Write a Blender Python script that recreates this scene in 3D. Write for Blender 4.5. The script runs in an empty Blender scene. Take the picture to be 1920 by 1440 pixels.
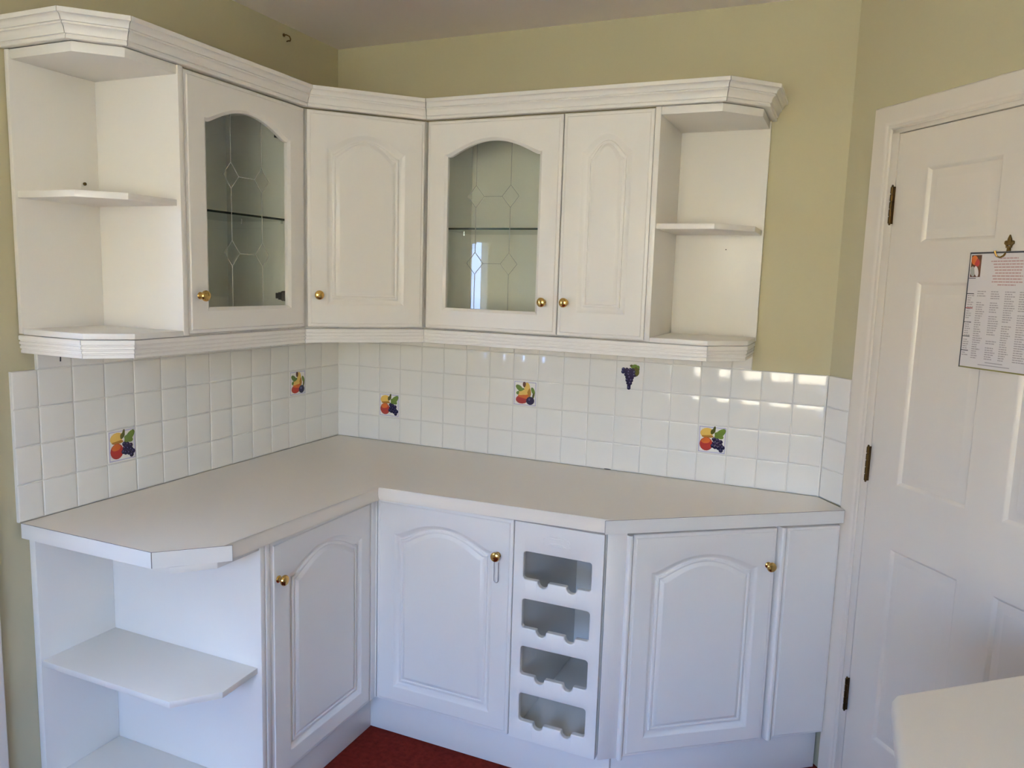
import bpy, bmesh, math, random
from mathutils import Vector, Matrix

random.seed(7)
SC = bpy.context.scene
COL = SC.collection
R = math.radians

# ------------------------------------------------------------------ camera
CAM_POS = (1.989, -2.713, 1.592)
YAW, PITCH, ROLL = R(23.51), R(-7.593), R(1.753)
cd = bpy.data.cameras.new('camera')
cd.sensor_fit = 'HORIZONTAL'
cd.sensor_width = 36.0
cd.lens = 36.0 * 1453.2 / 1920.0
cd.clip_start = 0.02
cam = bpy.data.objects.new('camera', cd)
COL.objects.link(cam)
fw = Vector((-math.sin(YAW) * math.cos(PITCH), math.cos(YAW) * math.cos(PITCH), math.sin(PITCH)))
rt = fw.cross(Vector((0, 0, 1))).normalized()
up = rt.cross(fw)
rt2 = rt * math.cos(ROLL) + up * math.sin(ROLL)
up2 = -rt * math.sin(ROLL) + up * math.cos(ROLL)
m = Matrix((rt2, up2, -fw)).transposed().to_4x4()
m.translation = Vector(CAM_POS)
cam.matrix_world = m
SC.camera = cam

# ------------------------------------------------------------------ sky, daylight, exposure
W = bpy.data.worlds.new('clear_sky')
SC.world = W
W.use_nodes = True
bg = W.node_tree.nodes['Background']
bg.inputs['Color'].default_value = (0.355, 0.535, 1.0, 1)
bg.inputs['Strength'].default_value = 29.0

# sun over the roof: it lights the patio outside the window, not the room itself
sl = bpy.data.lights.new('sun_offscreen', 'SUN')
sl.energy = 150.0
sl.angle = R(.55)
sl.color = (1.0, .935, .725)
sun = bpy.data.objects.new('sun_offscreen', sl)
COL.objects.link(sun)
sun.rotation_euler = Vector((-.62, -.50, -.60)).to_track_quat('-Z', 'Y').to_euler()

# window in the wall behind the photographer, glazed door in the left wall
ROOM_X1, ROOM_Y0, CEIL = 2.72, -4.60, 2.50
WIN = (1.0, 2.6, 0.98, 2.12)          # x0 x1 z0 z1 of the rear window
GD = (-2.42, -1.538, 0.02, 2.04)         # y0 y1 z0 z1 of the side door


def portal(name, loc, rot, sx, sy):
    l = bpy.data.lights.new(name, 'AREA')
    l.shape = 'RECTANGLE'
    l.size, l.size_y = sx, sy
    l.cycles.is_portal = True
    o = bpy.data.objects.new(name, l)
    COL.objects.link(o)
    o.location = loc
    o.rotation_euler = rot
    return o


portal('window_rear_offscreen', ((WIN[0] + WIN[1]) / 2, ROOM_Y0 - .09, (WIN[2] + WIN[3]) / 2), (R(90), 0, 0), WIN[1] - WIN[0], WIN[3] - WIN[2])
portal('window_side_door_offscreen', (-.13, -2.0, 1.505), (R(90), 0, R(-90)), .22, .62)

SC.view_settings.view_transform = 'Standard'
SC.view_settings.look = 'None'
SC.view_settings.gamma = 1.0
SC.view_settings.use_curve_mapping = False
SC.view_settings.exposure = 0.35
try:
    SC.cycles.use_denoising = True
    SC.cycles.denoiser = 'OPENIMAGEDENOISE'
    SC.cycles.max_bounces = 14
    SC.cycles.diffuse_bounces = 8
    SC.cycles.glossy_bounces = 6
    SC.cycles.transparent_max_bounces = 16
    SC.cycles.sample_clamp_indirect = 8.0
    SC.cycles.caustics_reflective = False
    SC.cycles.caustics_refractive = False
except Exception:
    pass


# ------------------------------------------------------------------ materials
def srgb(r, g, b):
    f = lambda c: (c / 255 / 12.92) if c / 255 <= .04045 else ((c / 255 + .055) / 1.055) ** 2.4
    return (f(r), f(g), f(b), 1)


def mat(name, col, rough=.5, metal=0.0, spec=.5, grain=None, bump=0.0, vary=0.0, scale=(1, 1, 1), nscale=40, coat=0.0):
    M = bpy.data.materials.new(name)
    M.use_nodes = True
    nt = M.node_tree
    b = nt.nodes['Principled BSDF']
    col = tuple(col) if len(col) == 4 else tuple(col) + (1,)
    b.inputs['Base Color'].default_value = col
    b.inputs['Roughness'].default_value = rough
    b.inputs['Metallic'].default_value = metal
    b.inputs['Specular IOR Level'].default_value = spec
    if coat:
        b.inputs['Coat Weight'].default_value = coat
        b.inputs['Coat Roughness'].default_value = .05
    if bump or vary:
        tc = nt.nodes.new('ShaderNodeTexCoord')
        mp = nt.nodes.new('ShaderNodeMapping')
        mp.inputs['Scale'].default_value = scale
        ns = nt.nodes.new('ShaderNodeTexNoise')
        ns.inputs['Scale'].default_value = nscale
        ns.inputs['Detail'].default_value = 4
        nt.links.new(tc.outputs['Object'], mp.inputs['Vector'])
        nt.links.new(mp.outputs['Vector'], ns.inputs['Vector'])
        if vary:
            mx = nt.nodes.new('ShaderNodeMix')
            mx.data_type = 'RGBA'
            mx.inputs['A'].default_value = tuple(c * (1 - vary) for c in col[:3]) + (1,)
            mx.inputs['B'].default_value = tuple(min(1, c * (1 + vary)) for c in col[:3]) + (1,)
            nt.links.new(ns.outputs['Fac'], mx.inputs['Factor'])
            nt.links.new(mx.outputs['Result'], b.inputs['Base Color'])
        if bump:
            bp = nt.nodes.new('ShaderNodeBump')
            bp.inputs['Strength'].default_value = bump
            bp.inputs['Distance'].default_value = .002
            nt.links.new(ns.outputs['Fac'], bp.inputs['Height'])
            nt.links.new(bp.outputs['Normal'], b.inputs['Normal'])
    return M


def glass_mat(name, tint, ior=1.5):
    M = bpy.data.materials.new(name)
    M.use_nodes = True
    nt = M.node_tree
    nt.nodes.remove(nt.nodes['Principled BSDF'])
    out = nt.nodes['Material Output']
    tr = nt.nodes.new('ShaderNodeBsdfTransparent')
    tr.inputs['Color'].default_value = tuple(tint) + (1,)
    gl = nt.nodes.new('ShaderNodeBsdfGlossy')
    gl.inputs['Roughness'].default_value = .004
    fr = nt.nodes.new('ShaderNodeFresnel')
    fr.inputs['IOR'].default_value = ior
    mx = nt.nodes.new('ShaderNodeMixShader')
    ge = nt.nodes.new('ShaderNodeNewGeometry')      # reflection on the outer skin only, no false total reflection inside
    ma = nt.nodes.new('ShaderNodeMath')
    ma.operation = 'MULTIPLY_ADD'
    nt.links.new(ge.outputs['Backfacing'], ma.inputs[0])
    ma.inputs[1].default_value = -1.0
    ma.inputs[2].default_value = 1.0
    mu = nt.nodes.new('ShaderNodeMath')
    mu.operation = 'MULTIPLY'
    nt.links.new(fr.outputs['Fac'], mu.inputs[0])
    nt.links.new(ma.outputs[0], mu.inputs[1])
    nt.links.new(mu.outputs[0], mx.inputs['Fac'])
    nt.links.new(tr.outputs['BSDF'], mx.inputs[1])
    nt.links.new(gl.outputs['BSDF'], mx.inputs[2])
    nt.links.new(mx.outputs['Shader'], out.inputs['Surface'])
    return M


MT = {}
MT['white'] = mat('white_foil_cabinet', (.80, .775, .735), .34, bump=.12, scale=(30, 30, 1.2), nscale=14)
MT['panel'] = mat('white_melamine', (.78, .76, .715), .42, bump=.10, scale=(40, 40, 1.0), nscale=12)
MT['tile'] = mat('white_glazed_tile', (.80, .78, .73), .09, spec=.5, bump=.03, nscale=9)
MT['grout'] = mat('pale_grout', (.68, .665, .62), .85, bump=.2, nscale=300)
MT['worktop'] = mat('grey_beige_laminate', (.80, .735, .645), .33, vary=.03, nscale=600)
MT['trim'] = mat('worktop_edging', (.74, .73, .70), .35)
MT['seam'] = mat('dark_joint', (.12, .11, .11), .7)
MT['wall'] = mat('yellow_green_emulsion', (.50, .465, .315), .75, bump=.08, nscale=120)
MT['ceiling'] = mat('white_ceiling_emulsion', (.86, .79, .76), .85, bump=.08, nscale=90)
MT['gloss'] = mat('white_gloss_woodwork', (.72, .665, .585), .3)
MT['carpet'] = mat('dark_red_carpet', (.145, .017, .011), .95, vary=.6, bump=.9, nscale=55, spec=.1)
MT['brass'] = mat('polished_brass', (.62, .40, .13), .2, metal=1)
MT['oldbrass'] = mat('tarnished_brass', (.20, .125, .04), .35, metal=1)
MT['hinge'] = mat('dark_bronze_hinge', (.085, .05, .018), .4, metal=1)
MT['steel'] = mat('steel_wire', (.55, .55, .56), .25, metal=1)
MT['dark'] = mat('dark_metal', (.03, .028, .025), .4, metal=.6)
MT['lead'] = mat('lead_strip', (.34, .345, .31), .5, metal=.0)
MT['glassedge'] = mat('green_glass_edge', (.006, .028, .018), .15)
MT['glass'] = glass_mat('cabinet_glass', (.97, .985, .955))
MT['shelfglass'] = glass_mat('glass_shelf', (.92, .96, .94))
MT['pane'] = glass_mat('window_glass', (.96, .98, .97))
MT['paper'] = mat('printed_paper', (.66, .62, .60), .55)
MT['ink'] = mat('grey_print', (.36, .33, .32), .7)
MT['pinkink'] = mat('pink_print', (.48, .30, .28), .7)
MT['darkink'] = mat('dark_border_print', (.05, .05, .05), .6)
MT['olive'] = mat('olive_strip', (.24, .22, .06), .6)
MT['lav'] = mat('lavender_glaze', (.50, .48, .64), .12)
MT['orange'] = mat('orange_glaze', (.55, .13, .03), .15)
MT['red'] = mat('red_glaze', (.36, .035, .03), .15)
MT['yellow'] = mat('yellow_glaze', (.72, .48, .12), .15)
MT['ochre'] = mat('ochre_glaze', (.38, .18, .03), .15)
MT['green'] = mat('leaf_green_glaze', (.13, .21, .035), .15)
MT['olivegreen'] = mat('olive_green_glaze', (.10, .10, .02), .15)
MT['purple'] = mat('grape_glaze', (.016, .012, .045), .12)
MT['purple2'] = mat('grape_light_glaze', (.10, .09, .22), .12)
MT['brown'] = mat('brown_glaze', (.10, .035, .015), .15)
MT['buff'] = mat('buff_screen_wall', (.54, .46, .33), .9, vary=.12, nscale=6)
MT['patio'] = mat('sandstone_patio', (.50, .435, .31), .9, vary=.15, nscale=3)


# ------------------------------------------------------------------ mesh builder
class MB:
    def __init__(s):
        s.v, s.f, s.mi = [], [], []
        s.mats = []

    def _m(s, m_):
        if m_ is None:
            return 0
        if m_ not in s.mats:
            s.mats.append(m_)
        return s.mats.index(m_)

    def add(s, vs, fs, m_=None):
        o = len(s.v)
        s.v += [tuple(p) for p in vs]
        k = s._m(m_)
        for f in fs:
            s.f.append([i + o for i in f])
            s.mi.append(k)
        return s

    def box(s, x0, x1, y0, y1, z0, z1, m_=None):
        vs = [(x, y, z) for z in (z0, z1) for y in (y0, y1) for x in (x0, x1)]
        return s.add(vs, [(0, 2, 3, 1), (4, 5, 7, 6), (0, 1, 5, 4), (2, 6, 7, 3), (0, 4, 6, 2), (1, 3, 7, 5)], m_)

    def prism(s, poly, z0, z1, m_=None):
        n = len(poly)
        a = sum(poly[i][0] * poly[(i + 1) % n][1] - poly[(i + 1) % n][0] * poly[i][1] for i in range(n))
        if a < 0:
            poly = poly[::-1]
        vs = [(x, y, z0) for x, y in poly] + [(x, y, z1) for x, y in poly]
        fs = [tuple(range(n))[::-1], tuple(range(n, 2 * n))]
        fs += [(i, (i + 1) % n, (i + 1) % n + n, i + n) for i in range(n)]
        return s.add(vs, fs, m_)

    def vprism(s, poly, y0, y1, m_=None):
        """polygon given in x,z ; extruded from y0 (front) to y1"""
        n = len(poly)
        a = sum(poly[i][0] * poly[(i + 1) % n][1] - poly[(i + 1) % n][0] * poly[i][1] for i in range(n))
        if a < 0:
            poly = poly[::-1]
        vs = [(x, y0, z) for x, z in poly] + [(x, y1, z) for x, z in poly]
        fs = [tuple(range(n)), tuple(range(n, 2 * n))[::-1]]
        fs += [(i, i + n, (i + 1) % n + n, (i + 1) % n) for i in range(n)]
        return s.add(vs, fs, m_)

    def loops(s, loops, cap_end=True, close=False, cap_start=False, m_=None):
        n = len(loops[0])
        vs = [p for l in loops for p in l]
        fs = []
        K = len(loops)
        for k in range(K if close else K - 1):
            a, b = k * n, ((k + 1) % K) * n
            fs += [(a + i, a + (i + 1) % n, b + (i + 1) % n, b + i) for i in range(n)]
        if cap_end and not close:
            fs.append(tuple(range((K - 1) * n, K * n)))
        if cap_start and not close:
            fs.append(tuple(range(n))[::-1])
        return s.add(vs, fs, m_)

    def lathe_y(s, c, prof, n=20, m_=None):
        """profile (r, y) turned about an axis along y through c=(x,y,z)"""
        ls = []
        for r, y in prof:
            ls.append([(c[0] + r * math.cos(t), c[1] + y, c[2] + r * math.sin(t)) for t in [2 * math.pi * i / n for i in range(n)]])
        return s.loops(ls, True, False, True, m_)

    def lathe_z(s, c, prof, n=14, m_=None):
        ls = []
        for r, z in prof:
            ls.append([(c[0] + r * math.cos(t), c[1] + r * math.sin(t), c[2] + z) for t in [2 * math.pi * i / n for i in range(n)]])
        return s.loops(ls, True, False, True, m_)

    def tube(s, pts, r, n=8, m_=None, closed=False):
        P = [Vector(p) for p in pts]
        ls = []
        N = len(P)
        ref = None
        for i, p in enumerate(P):
            a = P[(i - 1) % N] if (closed or i > 0) else p
            b = P[(i + 1) % N] if (closed or i < N - 1) else p
            t = (b - a).normalized()
            if ref is None:
                ref = Vector((0, 0, 1)) if abs(t.z) < .9 else Vector((1, 0, 0))
            u = t.cross(ref)
            if u.length < 1e-6:
                u = t.orthogonal()
            u.normalize()
            w = t.cross(u).normalized()
            ref = -w if False else u.cross(t)
            rr = r[i] if isinstance(r, (list, tuple)) else r
            ls.append([tuple(p + u * rr * math.cos(q) + w * rr * math.sin(q)) for q in [2 * math.pi * k / n for k in range(n)]])
        return s.loops(ls, not closed, closed, not closed, m_)

    def disc(s, x, z, rx, rz, y, m_, rot=0, n=14, h=.0006):
        """flat glazed spot on a y=const face, slightly domed toward -y"""
        c, sn = math.cos(rot), math.sin(rot)
        ring = []
        for k in range(n):
            a = 2 * math.pi * k / n
            px, pz = rx * math.cos(a), rz * math.sin(a)
            ring.append((x + px * c - pz * sn, y, z + px * sn + pz * c))
        return s.add(ring + [(x, y - h, z)], [(k, (k + 1) % n, n) for k in range(n)], m_)

    def mesh(s, name, m_=None, bevel=0.0, smooth=True, seg=2):
        me = bpy.data.meshes.new(name)
        me.from_pydata(s.v, [], s.f)
        if s.mats:
            for k in s.mats:
                me.materials.append(MT[k] if isinstance(k, str) else k)
            me.polygons.foreach_set('material_index', s.mi)
        elif m_:
            me.materials.append(MT[m_] if isinstance(m_, str) else m_)
        bm = bmesh.new()
        bm.from_mesh(me)
        if bevel:
            es = [e for e in bm.edges if len(e.link_faces) == 2 and e.calc_face_angle(0) > .6]
            bmesh.ops.bevel(bm, geom=es, offset=bevel, segments=seg, affect='EDGES', profile=.5, clamp_overlap=True)
        bmesh.ops.recalc_face_normals(bm, faces=bm.faces)
        bm.to_mesh(me)
        bm.free()
        if smooth:
            me.polygons.foreach_set('use_smooth', [True] * len(me.polygons))
            me.set_sharp_from_angle(angle=R(32))
        me.update()
        return me

    def build(s, name, m_=None, parent=None, bevel=0.0, smooth=True, seg=2, **kw):
        return link(name, s.mesh(name, m_, bevel, smooth, seg), parent, **kw)


def link(name, me, parent=None, loc=None, rz=None, **kw):
    o = bpy.data.objects.new(name, me)
    COL.objects.link(o)
    if parent:
        o.parent = parent
    if loc is not None:
        o.location = loc
    if rz is not None:
        o.rotation_euler = (0, 0, rz)
    for k, v in kw.items():
        o[k] = v
    return o


def thing(name, label, cat, loc=(0, 0, 0), rz=0.0, group=None):
    o = bpy.data.objects.new(name, None)
    o.empty_display_size = .05
    COL.objects.link(o)
    o.location = loc
    o.rotation_euler = (0, 0, rz)
    o['label'] = label
    o['category'] = cat
    if group:
        o['group'] = group
    return o


def B(*a):
    return MB().box(*a)


# ================================================================== THE ROOM
P = .1015                       # tile pitch
ZT = .91                        # worktop height
H1 = .1028                      # first course
WB = .012                       # plaster stands this far behind the tile face
DA = R(-50.5)                   # direction of the diagonal door wall
KX = 1.93                       # tiled corner of back wall and door wall
w_ = Vector((math.cos(DA), math.sin(DA), 0))
n_ = Vector((-w_.y, w_.x, 0))   # into the wall (local +y)


def structure(name, mb, m_, **kw):
    return mb.build(name, m_, None, kind='structure', **kw)


structure('floor', MB().prism([(-.15, .15), (-.15, ROOM_Y0 - .1), (ROOM_X1 + .1, ROOM_Y0 - .1), (ROOM_X1 + .1, -.8), (2.1, .15)], -.1, 0), 'carpet', smooth=False)
structure('ceiling', MB().prism([(-.15, .15), (-.15, ROOM_Y0 - .1), (ROOM_X1 + .1, ROOM_Y0 - .1), (ROOM_X1 + .1, -.8), (2.1, .15)], CEIL, CEIL + .1), 'ceiling', smooth=False)

wall_back = structure('wall_back', B(-WB - .1, 1.99, WB, WB + .1, 0, CEIL), 'wall', smooth=False)
mb = MB()
mb.box(-WB - .1, -WB, GD[1], WB + .1, 0, CEIL)
mb.box(-WB - .1, -WB, ROOM_Y0 - .1, GD[0], 0, CEIL)
mb.box(-WB - .1, -WB, GD[0], GD[1], GD[3], CEIL)
wall_left = structure('wall_left', mb, 'wall', smooth=False)
mb = MB()
mb.box(-WB, WIN[0], ROOM_Y0 - .1, ROOM_Y0, 0, CEIL)
mb.box(WIN[1], ROOM_X1, ROOM_Y0 - .1, ROOM_Y0, 0, CEIL)
mb.box(WIN[0], WIN[1], ROOM_Y0 - .1, ROOM_Y0, 0, WIN[2])
mb.box(WIN[0], WIN[1], ROOM_Y0 - .1, ROOM_Y0, WIN[3], CEIL)
structure('wall_front', mb, 'wall', smooth=False)
structure('wall_right', B(ROOM_X1, ROOM_X1 + .1, ROOM_Y0 - .1, -.96, 0, CEIL), 'wall', smooth=False)

# diagonal door wall, local x along the wall, local y into it
D0, D1, DTOP = .186, 1.060, 2.060       # door opening in local x, height
mb = MB()
mb.box(-.06, D0, WB, WB + .1, 0, CEIL)
mb.box(D1, 1.33, WB, WB + .1, 0, CEIL)
mb.box(D0, D1, WB, WB + .1, DTOP, CEIL)
wall_door = mb.build('wall_diagonal', 'wall', None, smooth=False, kind='structure', loc=(KX, 0, 0), rz=DA)

# ------------------------------------------------------------------ tiles
def tile_mesh(wd, ht, name='tile'):
    g = .0011
    x0, x1, z0, z1 = g, wd - g, g, ht - g
    def rect(i, y):
        return [(x0 + i, y, z0 + i), (x1 - i, y, z0 + i), (x1 - i, y, z1 - i), (x0 + i, y, z1 - i)]
    mb_ = MB().loops([rect(0, .0105), rect(0, .0026), rect(.0007, .0012), rect(.002, .0004), rect(.0042, 0.0)], True, False, True)
    return mb_.mesh(name, 'tile')


full_tile = tile_mesh(P, P)
low_tile = tile_mesh(P, H1)
rows = [(ZT + .0012, H1 - .0012, low_tile), (ZT + H1, P, full_tile), (ZT + H1 + P, P, full_tile), (ZT + H1 + 2 * P, P, full_tile)]
TOPZ, TOPH = ZT + H1 + 3 * P, .0945      # cut course behind the pelmet, under the wall cabinets
top_tile = None
FIRST_B = .103 - .0             # first column of the back wall
FIRST_L = .114


def grout_bed(parent, x0, x1, name='grout'):
    return B(x0, x1, .0016, WB, ZT + .001, rows[3][0] + P - .001).build(name, 'grout', parent, smooth=False)


def fruit_print(kind):
    b = MB()
    c = P / 2
    y = -.0002
    S = P * .56
    def D(x, z, rx, rz, m_, rot=0, lay=1, n=14):
        b.disc(c + x * S, c + z * S, rx * S, rz * S, y - .00012 * lay, m_, rot, n, .0009)
    if kind != 'grapes':
        e, t = .80 * S, .055 * S
        for (a0, a1, b0, b1) in ((-e, e, e - t, e), (-e, e, -e, -e + t), (-e, -e + t, -e, e), (e - t, e, -e, e)):
            b.box(c + a0, c + a1, y, .001, c + b0, c + b1, 'lav')
    if kind == 'orange':
        D(-.34, .42, .40, .30, 'yellow', .2, 1)
        D(-.28, .20, .36, .10, 'ochre', .05, 2)
        D(.02, .52, .20, .13, 'olivegreen', .9, 3)
        D(.10, .66, .08, .20, 'olivegreen', -.2, 3)
        D(.46, .42, .42, .20, 'green', .75, 3)
        D(.40, .30, .30, .17, 'green', -.5, 4)
        D(.62, .62, .16, .09, 'green', .9, 4)
        D(-.34, -.28, .40, .42, 'red', 0, 4, 18)
        D(-.36, -.16, .30, .28, 'orange', 0, 5, 16)
        for gx, gz in ((.12, .05), (.32, .0), (.52, -.08), (.14, -.18), (.34, -.22), (.54, -.30), (.66, -.42), (.20, -.42), (.40, -.46), (.56, -.60), (.06, -.36)):
            D(gx, gz, .135, .135, 'purple', 0, 6, 10)
            D(gx - .03, gz + .04, .04, .04, 'purple2', 0, 9, 6)
    elif kind == 'peach':
        D(-.05, .60, .13, .20, 'brown', .2, 1)
        D(.16, .34, .22, .44, 'yellow', .1, 1)
        D(.28, .10, .16, .34, 'ochre', .1, 2)
        D(-.42, .36, .30, .17, 'green', -.6, 3)
        D(-.26, .22, .24, .12, 'green', .5, 3)
        D(-.50, .02, .14, .12, 'green', .3, 3)
        D(.58, .22, .12, .26, 'green', .4, 3)
        D(.62, -.08, .08, .26, 'olivegreen', -.2, 3)
        D(-.20, -.40, .46, .30, 'red', .1, 3, 16)
        D(-.12, -.14, .38, .38, 'orange', 0, 4, 18)
        D(-.14, -.02, .34, .28, 'yellow', 0, 5, 16)
        D(.40, -.46, .30, .28, 'purple', .2, 6, 14)
        D(.34, -.40, .10, .12, 'purple2', 0, 8, 8)
    else:
        D(.08, .62, .10, .08, 'olivegreen', .2, 1)
        D(.26, .58, .22, .13, 'green', .3, 1)
        D(.44, .44, .18, .20, 'olivegreen', .2, 2)
        D(.40, .18, .20, .26, 'olivegreen', -.5, 2)
        D(.50, .55, .12, .12, 'green', .3, 3)
        k = 0
        for gz, xs in ((.36, (-.42, -.20, .02, .20)), (.20, (-.44, -.26, -.06, .14, .30)), (.03, (-.24, -.06, .12, .30)), (-.14, (-.16, .0, .16)), (-.32, (-.14, .0, .12)), (-.50, (-.08, .06)), (-.68, (-.02,)), (-.80, (-.02,))):
            for gx in xs:
                D(gx, gz, .125, .125, 'purple', 0, 4, 10)
                if k % 2 == 0:
                    D(gx - .03, gz + .04, .045, .045, 'purple2', 0, 8, 6)
                k += 1
    return b.mesh('fruit_print')


prints = {k: fruit_print(k) for k in ('orange', 'peach', 'grapes')}


def lay(parent, cols, deco, flip=False):
    """cols: list of (x, width); x runs left to right in the wall's local frame"""
    for ci, (cx, cw) in enumerate(cols):
        for ri, (z, h, me0) in enumerate(rows):
            me = me0 if (abs(cw - P) < 1e-6 and ri > 0) else tile_mesh(cw, h)
            if abs(cw - P) < 1e-6 and ri == 0:
                me = lay.low
            t = link('tile', me, parent, (cx, 0, z))
            if (ci, ri) in deco:
                t['label'] = {'orange': 'tile printed with orange, lemon, leaf and black grapes', 'peach': 'tile printed with peach, pear and plum', 'grapes': 'tile printed with a bunch of black grapes'}[deco[(ci, ri)]]
                link('fruit_print', prints[deco[(ci, ri)]], t)


lay.low = tile_mesh(P, H1 - .0012)
cols_b = [(0.0, FIRST_B)] + [(FIRST_B + i * P, P) for i in range(18)]
lay(wall_back, cols_b, {(2, 1): 'orange', (8, 2): 'peach', (12, 3): 'grapes', (15, 1): 'orange'})
grout_bed(wall_back, 0, KX)

# left wall: local frame with x = +Y (towards the corner), turned 90 degrees
tl = bpy.data.objects.new('tile_run', None)
LEND = FIRST_L + 12 * P + .0715
cols_l = [(-LEND, .0715)] + [(-(FIRST_L + (12 - i) * P), P) for i in range(12)] + [(-FIRST_L, FIRST_L)]
def lay_left():
    for ci, (cx, cw) in enumerate(cols_l):
        for ri, (z, h, me0) in enumerate(rows):
            me = (lay.low if ri == 0 else full_tile) if abs(cw - P) < 1e-6 else tile_mesh(cw, h)
            t = link('tile', me, wall_left, (0, cx, z), R(90))
            d = {(11, 2): 'peach', (3, 1): 'orange'}.get((ci, ri))
            if d:
                t['label'] = 'tile printed with peach, pear and plum' if d == 'peach' else 'tile printed with orange, lemon, leaf and black grapes'
                link('fruit_print', prints[d], t)
lay_left()
B(-WB, -.0022, -LEND + .001, -.0, ZT + .001, rows[3][0] + P - .001).build('grout', 'grout', wall_left, smooth=False)
bpy.data.objects.remove(tl)

top_tile = tile_mesh(P, TOPH)
for cx, cw in cols_b:
    if cx < 1.66:
        cw2 = min(cw, 1.690 - cx)
        link('tile', top_tile if abs(cw2 - P) < 1e-6 else tile_mesh(cw2, TOPH), wall_back, (cx, 0, TOPZ))
for cx, cw in cols_l[1:]:
    link('tile', top_tile if abs(cw - P) < 1e-6 else tile_mesh(cw, TOPH), wall_left, (0, cx, TOPZ), R(90))
B(0, 1.690, .0022, WB, TOPZ - .001, TOPZ + TOPH - .001).build('grout', 'grout', wall_back, smooth=False)
B(-WB, -.0022, cols_l[1][0] + .001, 0, TOPZ - .001, TOPZ + TOPH - .001).build('grout', 'grout', wall_left, smooth=False)
# sealant in the two tiled corners
MB().prism([(-.002, .002), (.0032, -.0001), (.0006, -.0006), (.0001, -.0032)], ZT + .0012, TOPZ + TOPH - .001).build('sealant', 'tile', wall_back, smooth=False)
MB().prism([(KX - .0036, -.0001), (KX - .0003, -.0008), (KX + .0022, -.0030), (KX + .006, .003), (KX, .006)], ZT + .0012, TOPZ - .001).build('sealant', 'tile', wall_back, smooth=False)

# door wall: one cut column beside the architrave
for ri, (z, h, me0) in enumerate(rows):
    link('tile', tile_mesh(.106, h), wall_door, (.004, 0, z))
B(.004, .110, .0022, WB, ZT + .001, rows[3][0] + P - .001).build('grout', 'grout', wall_door, smooth=False)


# ------------------------------------------------------------------ six panel door on the diagonal wall
DX, DZ0, DZ1, DW = .2165, .006, 2.043, .814
door = MB()
xs = [0, .112, .353, .461, .702, DW]
zs = [DZ0, .246, .847, 1.036, 1.625, 1.731, 1.938, DZ1]
YF, TH = .006, .035
for i in range(5):
    for j in range(7):
        a, b_, c, d = xs[i], xs[i + 1], zs[j], zs[j + 1]
        if i in (1, 3) and j in (1, 3, 5):
            def rect(t, y):
                return [(a + t, y, c + t), (b_ - t, y, c + t), (b_ - t, y, d - t), (a + t, y, d - t)]
            door.loops([rect(0, YF), rect(.004, YF + .002), rect(.010, YF + .009), rect(.015, YF + .0095), rect(.034, YF + .003), rect(.036, YF + .003)], True)
        else:
            door.add([(a, YF, c), (b_, YF, c), (b_, YF, d), (a, YF, d)], [(0, 1, 2, 3)])
door.add([(0, YF, DZ0), (DW, YF, DZ0), (DW, YF, DZ1), (0, YF, DZ1), (0, YF + TH, DZ0), (DW, YF + TH, DZ0), (DW, YF + TH, DZ1), (0, YF + TH, DZ1)],
         [(7, 6, 5, 4), (0, 4, 5, 1), (3, 2, 6, 7), (0, 3, 7, 4), (1, 5, 6, 2)])
dmesh = door.mesh('door_1', 'gloss')
bm = bmesh.new(); bm.from_mesh(dmesh)
bmesh.ops.remove_doubles(bm, verts=bm.verts, dist=1e-5)
bmesh.ops.recalc_face_normals(bm, faces=bm.faces); bm.to_mesh(dmesh); bm.free()
dpos = Vector((KX, 0, 0)) + w_ * DX
door_1 = link('door_1', dmesh, None, dpos, DA, kind='structure')


def hinge(parent, zc, x):
    h = MB()
    L = .106
    segs = 5
    for k in range(segs):
        z0 = zc - L / 2 + k * L / segs
        h.lathe_z((x, -.004, z0), [(.0040, .001), (.0050, .002), (.0050, L / segs - .002), (.0040, L / segs - .001)], 12)
    h.lathe_z((x, -.004, zc - L / 2 - .004), [(.0015, 0), (.0032, .002), (.0032, L + .006), (.0015, L + .009)], 12)
    h.box(x - .0015, x + .0015, -.002, .012, zc - L / 2, zc + L / 2)
    return h.build('hinge', 'hinge', parent)


for zc in (1.842, 1.075, .330):
    hinge(door_1, zc, -.001)
# lock-side knob (outside the frame, on the far stile)
MB().lathe_y((DW - .06, YF, 1.0), [(.024, 0), (.024, -.004), (.010, -.008), (.010, -.030), (.024, -.038), (.026, -.052), (.018, -.062), (.002, -.064)], 20).build('door_knob', 'brass', door_1)

# unseen panel added behind the doorway to stop light leaking under the door
B(D0 - .05, D1 + .05, .115, .16, 0, 2.3).build('wall_light_blocker', 'wall', None, smooth=False, kind='structure', loc=(KX, 0, 0), rz=DA)
# frame lining + architrave (ogee casing)
fr = MB()
fr.box(D0, DX - .002, .004, .10, 0, DTOP)
fr.box(DX + DW + .002, D1, .004, .10, 0, DTOP)
fr.box(D0, D1, .004, .10, DZ1 + .003, DTOP)
fr.box(DX - .004, DX + .012, YF + TH + .004, .10, 0, DTOP)
fr.box(DX + DW - .012, DX + DW + .004, YF + TH + .004, .10, 0, DTOP)
fr.build('trim_1', 'gloss', None, kind='structure', loc=(KX, 0, 0), rz=DA, bevel=.0015)


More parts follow.
